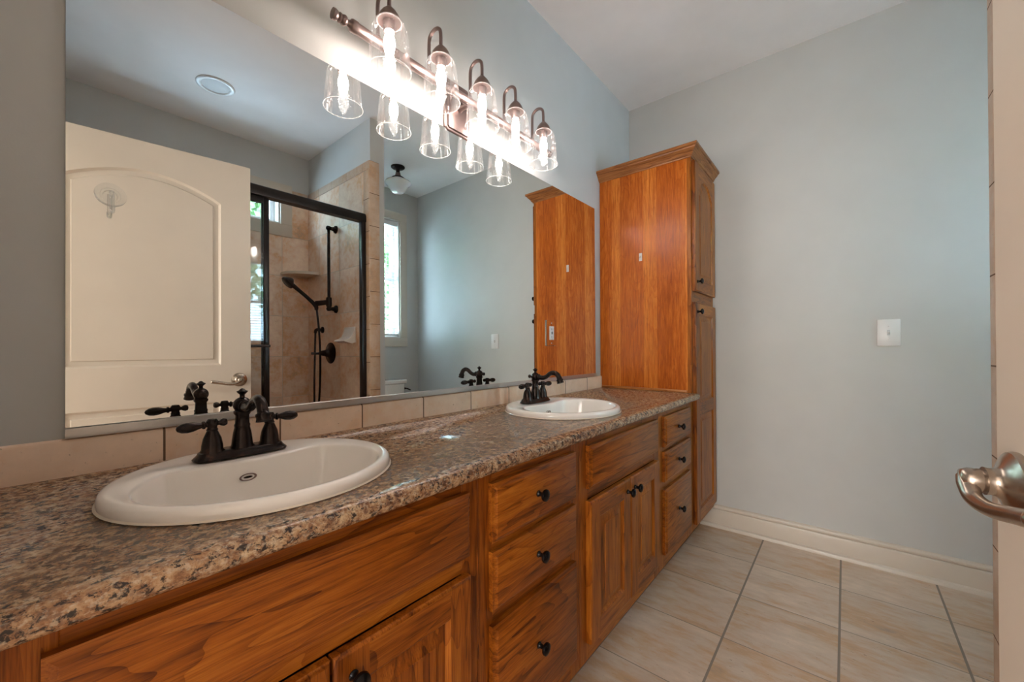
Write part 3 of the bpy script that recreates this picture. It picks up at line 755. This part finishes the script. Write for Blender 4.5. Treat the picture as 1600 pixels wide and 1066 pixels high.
mesh_obj('bar', bm, M_fix, vl, 50)
for s in (-1, 1):
    bm = B(); lathe(bm, [(.0168, .444), (.0168, .458), (.0150, .461), (.0105, .464), (.0085, .469), (.0085, .472), (.0125, .475), (.0145, .480), (.0125, .485), (.0090, .488), (.0130, .490), (.0130, .494), (.0090, .497), (.0135, .501), (.0150, .508), (.0140, .512), (0, .513)], axis((BX, 0, 0), (0, s, 0)), 28); mesh_obj('finial', bm, M_fix, vl, 50)
arm0 = None
for k, y in enumerate(LY):
    yl = y-1.028
    if arm0 is None:
        rr = (LX-BX)/2; mxx = (LX+BX)/2; zt = .108
        pts = [(BX, 0, .010), (BX, 0, .050), (BX, 0, zt-.010)]+[(mxx-rr*math.cos(a), 0, zt+rr*math.sin(a)) for a in [PI*i/8 for i in range(1, 8)]]+[(LX, 0, zt-.010), (LX, 0, .064)]
        bm = B(); tube(bm, pts, .0058, 14, 3); lathe(bm, [(.0085, 0), (.0085, .006), (.0065, .009)], axis((BX, 0, .012), (0, 0, 1)), 18)
        arm = mesh_obj('lamp_arm', bm, M_fix, vl, 60)
        bm = B(); lathe(bm, [(.0070, .086), (.0085, .083), (.0120, .080), (.0200, .071), (.0270, .060), (.0310, .049), (.0325, .044), (.0320, .042), (.0120, .043)], Matrix.Translation((LX, 0, -.014)), 36, False)
        lathe(bm, [(0, .045), (.0165, .045), (.0165, .016), (.0150, .014), (0, .014)], Matrix.Translation((LX, 0, -.014)), 24, False)
        cap_ = mesh_obj('shade_holder', bm, M_fix, arm, 50)
        bm = B(); lathe(bm, [(.0300, .030), (.0360, .026), (.0435, .018), (.0485, .006), (.0510, -.010), (.0600, -.112)], Matrix.Translation((LX, 0, 0)), 48, False); sh = mesh_obj('glass_shade', bm, M_shade, arm, 60)
        bm = B(); 
        lathe(bm, [(.0598, -.1105), (.0608, -.1120), (.0600, -.1135), (.0588, -.1122), (.0598, -.1105)], Matrix.Translation((LX, 0, 0)), 64, False); mesh_obj('shade_rim', bm, M_rim, arm, 60); bm = B(); lathe(bm, [(.0318, .0435), (.0345, .0425), (.0345, .0400), (.0318, .0405)], Matrix.Translation((LX, 0, -.014)), 48, False); mesh_obj('shade_collar', bm, M_rim, arm, 60)
        bm = B(); lathe(bm, [(.0075, .014), (.0115, .004), (.0155, -.010), (.0160, -.022), (.0130, -.040), (.0085, -.056), (.0030, -.066), (0, -.067)], Matrix.Translation((LX, 0, -.014)), 24, False); bu = mesh_obj('light_bulb', bm, M_bulb, arm, 60)
        arm.location = (0, yl, 0); arm0 = arm
    else:
        c = arm0.copy(); C.objects.link(c); c.parent = vl; c.location = (0, yl, 0)
        for g in list(arm0.children):
            d = g.copy(); C.objects.link(d); d.parent = c

# ------------------------------------------------------------------ shower
sd = thing('shower_door', 'sliding shower door with black metal frame between tiled walls', 'shower door', (1.47, .78, .10))
def sb(x0, x1, y0, y1, z0, z1): return (x0-1.47, x1-1.47, y0-.78, y1-.78, z0-.10, z1-.10)
bm = B(); pr = [(-.024, -.036), (-.026, -.020), (-.024, .004), (-.016, .020), (-.004, .027), (.022, .027), (.030, .020), (.030, -.036)]
extrude_prof(bm, pr, .072-.78, YS-.005-.78, lambda a, b, t: (a, t, b+1.985-.10)); mesh_obj('header', bm, M_black, sd, 25)
for y0, y1 in ((1.452, YS-.0045), (.071, .106)):
    bm = B(); box(bm, *sb(1.452, 1.492, y0, y1, .10, 1.952), .003); mesh_obj('jamb', bm, M_black, sd)
bm = B(); box(bm, *sb(1.440, 1.500, .106, 1.452, .100, .125), .004); mesh_obj('sill_track', bm, M_black, sd)
def spanel(x, y0, y1, bar):
    bm = B(); box(bm, *sb(x-.008, x+.008, y0, y0+.028, .128, 1.945), .002); box(bm, *sb(x-.008, x+.008, y1-.028, y1, .128, 1.945), .002)
    box(bm, *sb(x-.008, x+.008, y0+.028, y1-.028, 1.915, 1.945), .002); box(bm, *sb(x-.008, x+.008, y0+.028, y1-.028, .128, .158), .002)
    p = mesh_obj('sliding_panel', bm, M_black, sd)
    bm = B(); box(bm, *sb(x-.003, x+.003, y0+.027, y1-.027, .157, 1.916)); mesh_obj('glass', bm, M_clear, p)
    if bar:
        bm = B(); tube(bm, [(x-.008-1.47, y0+.012-.78, 1.088-.10), (x-.050-1.47, y0+.012-.78, .988), (x-.050-1.47, y1-.012-.78, .988), (x-.008-1.47, y1-.012-.78, .988)], .008, 12); mesh_obj('towel_bar', bm, M_black, p, 60)
spanel(1.466, .150, .878, True); spanel(1.489, .145, .874, False)

sl = thing('shower_slide_bar', 'black slide bar mounted on the tiled shower wall', 'shower fitting', (1.892, YS, 1.68))
bm = B(); tube(bm, [(0, -.057, -.31), (0, -.057, .31)], .011, 18); mesh_obj('bar', bm, M_bronze, sl, 60)
for z in (-.305, .305):
    bm = B(); lathe(bm, [(.030, 0), (.028, .010), (.016, .018), (.013, .040), (.017, .050), (.018, .066), (.010, .074), (0, .076)], axis((0, 0, z), (0, -1, 0)), 24); mesh_obj('bracket', bm, M_bronze, sl, 50)
bm = B(); lathe(bm, [(.019, -.035), (.021, -.02), (.021, .02), (.019, .035)], axis((0, -.057, -.255), (0, 0, 1)), 20); tube(bm, [(0, -.057, -.255), (.004, -.11, -.265), (.004, -.150, -.272)], [.018, .019, .020], 16, 4); mesh_obj('slider', bm, M_bronze, sl, 50)
hs = thing('hand_shower', 'black hand shower head resting in the slide bar holder, hose hanging down', 'shower head', (1.896, 1.333, 1.405))
bm = B(); tube(bm, [(0, .006, -.045), (0, 0, -.015), (.004, -.05, .035), (.008, -.11, .085), (.010, -.165, .128)], [.012, .015, .013, .013, .016], 16, 6); mesh_obj('grip', bm, M_bronze, hs, 60)
bm = B(); lathe(bm, [(.012, -.035), (.022, -.025), (.038, -.006), (.046, .006), (.046, .014), (.040, .018), (0, .017)], axis((.010, -.182, .140), (0, -.75, -.65)), 28); mesh_obj('spray_head', bm, M_bronze, hs, 50)
bm = B(); tube(bm, [(0, .008, -.045), (0, .020, -.15), (0, .030, -.30), (.008, .035, -.52), (.03, .035, -.72), (.09, .040, -.80), (.14, .050, -.74), (.16, .060, -.50), (.21, .088, -.26), (.222, .095, -.19)], .0072, 12, 8); mesh_obj('hose', bm, M_bronze, hs, 70)
el = thing('hose_outlet', 'small black hose elbow on the tiled shower wall behind the hose', 'shower fitting', (2.118, YS, 1.225))
bm = B(); lathe(bm, [(.026, 0), (.025, .008), (.013, .014), (.011, .045), (0, .05)], axis((0, 0, 0), (0, -1, 0)), 22); tube(bm, [(0, -.040, .004), (0, -.056, -.004), (0, -.060, -.026)], .011, 14, 4); mesh_obj('elbow', bm, M_bronze, el, 50)
va = thing('shower_valve', 'round black shower valve with lever on the tiled wall below the slide bar', 'shower fitting', (1.985, YS, 1.040))
bm = B(); lathe(bm, [(.082, 0), (.082, .004), (.070, .012), (.040, .018), (.030, .030), (.026, .045), (0, .047)], axis((0, 0, 0), (0, -1, 0)), 36); mesh_obj('escutcheon', bm, M_bronze, va, 50)
bm = B(); lathe(bm, [(.020, .03), (.022, .06), (.018, .075), (0, .077)], axis((0, 0, 0), (0, -1, 0)), 24); tube(bm, [(0, -.068, 0), (.02, -.10, -.003), (.035, -.135, 0)], [.012, .009, .010], 12, 4); mesh_obj('valve_lever', bm, M_bronze, va, 50)
sdsh = thing('soap_dish', 'white ceramic soap dish on the tiled shower wall', 'soap dish', (1.675, YS, 1.115))
bm = B(); box(bm, -.078, .078, -.012, 0, 0, .115, .006, 2)
pf = [(-.012, .0), (-.012, .100), (-.020, .070), (-.032, .045), (-.055, .028), (-.085, .020), (-.090, .010), (-.070, .004), (-.030, -.006)]
extrude_prof(bm, pf, -.074, .074, lambda a, b, t: (t, a, b)); mesh_obj('dish', bm, M_porc, sdsh, 50)
bm = B(); n = 20; pts = [(0, 0)]+[(-.215*math.cos(PI/2*i/n), -.215*math.sin(PI/2*i/n)) for i in range(n+1)]
extrude_prof(bm, pts, 0, .022, lambda a, b, t: (a, b, t))
for e in bm.edges: pass
bmesh.ops.bevel(bm, geom=[e for e in bm.edges if abs(e.verts[0].co.z-e.verts[1].co.z) < 1e-5], offset=.004, segments=2, affect='EDGES')
cs = mesh_obj('corner_shelf', bm, M_biscuit); cs.location = (XO-.0095, YS-.001, 1.672); tag(cs, 'beige ceramic corner shelf in the shower above the hand shower', 'shelf')
rl = thing('recessed_light', 'round white recessed light in the ceiling over the shower', 'ceiling light', (1.818, .708, ZC))
bm = B(); lathe(bm, [(.098, 0), (.098, -.003), (.092, -.007), (.080, -.008), (.072, -.004), (.070, -.002)], n=48, cap=False); mesh_obj('trim_ring', bm, M_ww, rl, 40)
bm = B(); lathe(bm, [(.071, -.003), (.050, -.006), (0, -.008)], n=40, cap=False); mesh_obj('lens', bm, plain('frosted_lens', (.55, .55, .54), .5), rl)

# ------------------------------------------------------------------ toilet and its ceiling light
cl = thing('ceiling_light', 'schoolhouse ceiling light with opal globe and dark canopy beyond the shower wall', 'ceiling light', (1.92, 2.06, ZC)); cl.scale = (.88, .88, .88)
bm = B(); lathe(bm, [(.068, 0), (.068, -.008), (.058, -.016), (.022, -.022), (.018, -.030), (.018, -.060), (.024, -.062)], n=36); mesh_obj('canopy', bm, M_black, cl)
bm = B(); lathe(bm, [(.020, -.060), (.026, -.078), (.030, -.090), (.032, -.108), (.0, -.108)], n=32); mesh_obj('socket_cup', bm, M_fix, cl)
bm = B(); lathe(bm, [(.030, -.104), (.060, -.110), (.066, -.118), (.062, -.122), (0, -.120)], n=36); mesh_obj('fitter_ring', bm, M_black, cl)
bm = B(); lathe(bm, [(.058, -.116), (.066, -.126), (.095, -.138), (.120, -.152), (.128, -.165), (.120, -.180), (.100, -.195), (.085, -.215), (.070, -.240), (.055, -.258), (.045, -.262), (0, -.264)], n=48, cap=False); mesh_obj('opal_globe', bm, M_opal, cl, 30)

to = thing('toilet', 'white toilet against the outer wall, tank top visible beyond the shower wall', 'toilet', (XO-.004, 2.105, 0))
bm = B()
rs = []
for z, w, d0 in ((.375, .185, .165), (.40, .200, .180), (.60, .212, .192), (.735, .215, .195)):
    rs.append([bm.verts.new(p) for p in ((-.006, -w, z), (-.006, w, z), (-d0+.02, w, z), (-d0, w-.02, z), (-d0-.008, 0, z), (-d0, -w+.02, z), (-d0+.02, -w, z))])
for a, b in zip(rs, rs[1:]): ringstrip(bm, a, b)
bm.faces.new(rs[0]); bm.faces.new(rs[-1]); mesh_obj('tank', bm, M_porc, to, 60)
bm = B(); box(bm, -.208, -.004, -.222, .222, .736, .774, .008, 3); mesh_obj('tank_lid', bm, M_porc, to)
bm = B(); lathe(bm, [(.010, 0), (.010, .012), (.006, .014), (.006, .018)], axis((-.165, .214, .685), (0, 1, 0)), 16); tube(bm, [(-.165, .233, .685), (-.20, .238, .680), (-.235, .238, .672)], .006, 10, 3); mesh_obj('flush_lever', bm, M_bronze, to)
bm = B()
lathe(bm, [(.11, 0), (.115, .02), (.10, .10), (.10, .20), (.135, .30), (.172, .375), (.178, .40), (.165, .405), (.13, .40), (.10, .30), (0, .22)], Matrix.Translation((-.44, 0, 0)), 40, False, 0, 1.28, 1.0)
box(bm, -.34, -.10, -.10, .10, .0, .375, .02, 2); mesh_obj('bowl', bm, M_porc, to, 50)
bm = B(); lathe(bm, [(0, .408), (.180, .408), (.184, .414), (.180, .428), (.16, .432), (0, .434)], Matrix.Translation((-.43, 0, 0)), 40, False, 0, 1.25, 1.0); mesh_obj('seat_lid', bm, M_ww, to, 50)

# ------------------------------------------------------------------ outside
M_leaf = plain('leaf', (.10, .20, .06), .5); M_bark = plain('bark', (.12, .09, .07), .8)
tr = thing('tree', 'leafy green tree outside the small high shower window', 'tree', (4.7, 1.1, 0))
bm = B(); tube(bm, [(0, 0, 0), (.05, .02, 1.2), (-.03, .05, 2.4), (.02, 0, 3.6)], [.16, .13, .10, .05], 12, 5); mesh_obj('trunk', bm, M_bark, tr)
bm = B()
for i in range(6500):
    u = random.gauss(0, 1); v = random.gauss(0, 1); w = random.gauss(0, 1); L = math.sqrt(u*u+v*v+w*w); r = random.random()**.45
    c = Vector((u/L*1.0*r, v/L*1.9*r, 3.0+w/L*1.5*r)); a = Vector((random.uniform(-1, 1), random.uniform(-1, 1), random.uniform(-1, 1))).normalized()*.09; b = a.cross(Vector((random.uniform(-1, 1), random.uniform(-1, 1), .3))).normalized()*.05
    bm.faces.new([bm.verts.new(c-a), bm.verts.new(c+b), bm.verts.new(c+a), bm.verts.new(c-b)])
fo = mesh_obj('foliage', bm, M_leaf, tr); fo['kind'] = 'stuff'
dup(tr, (6.3, 5.1, -.6), 'leafy tree outside the tall window with the blind')
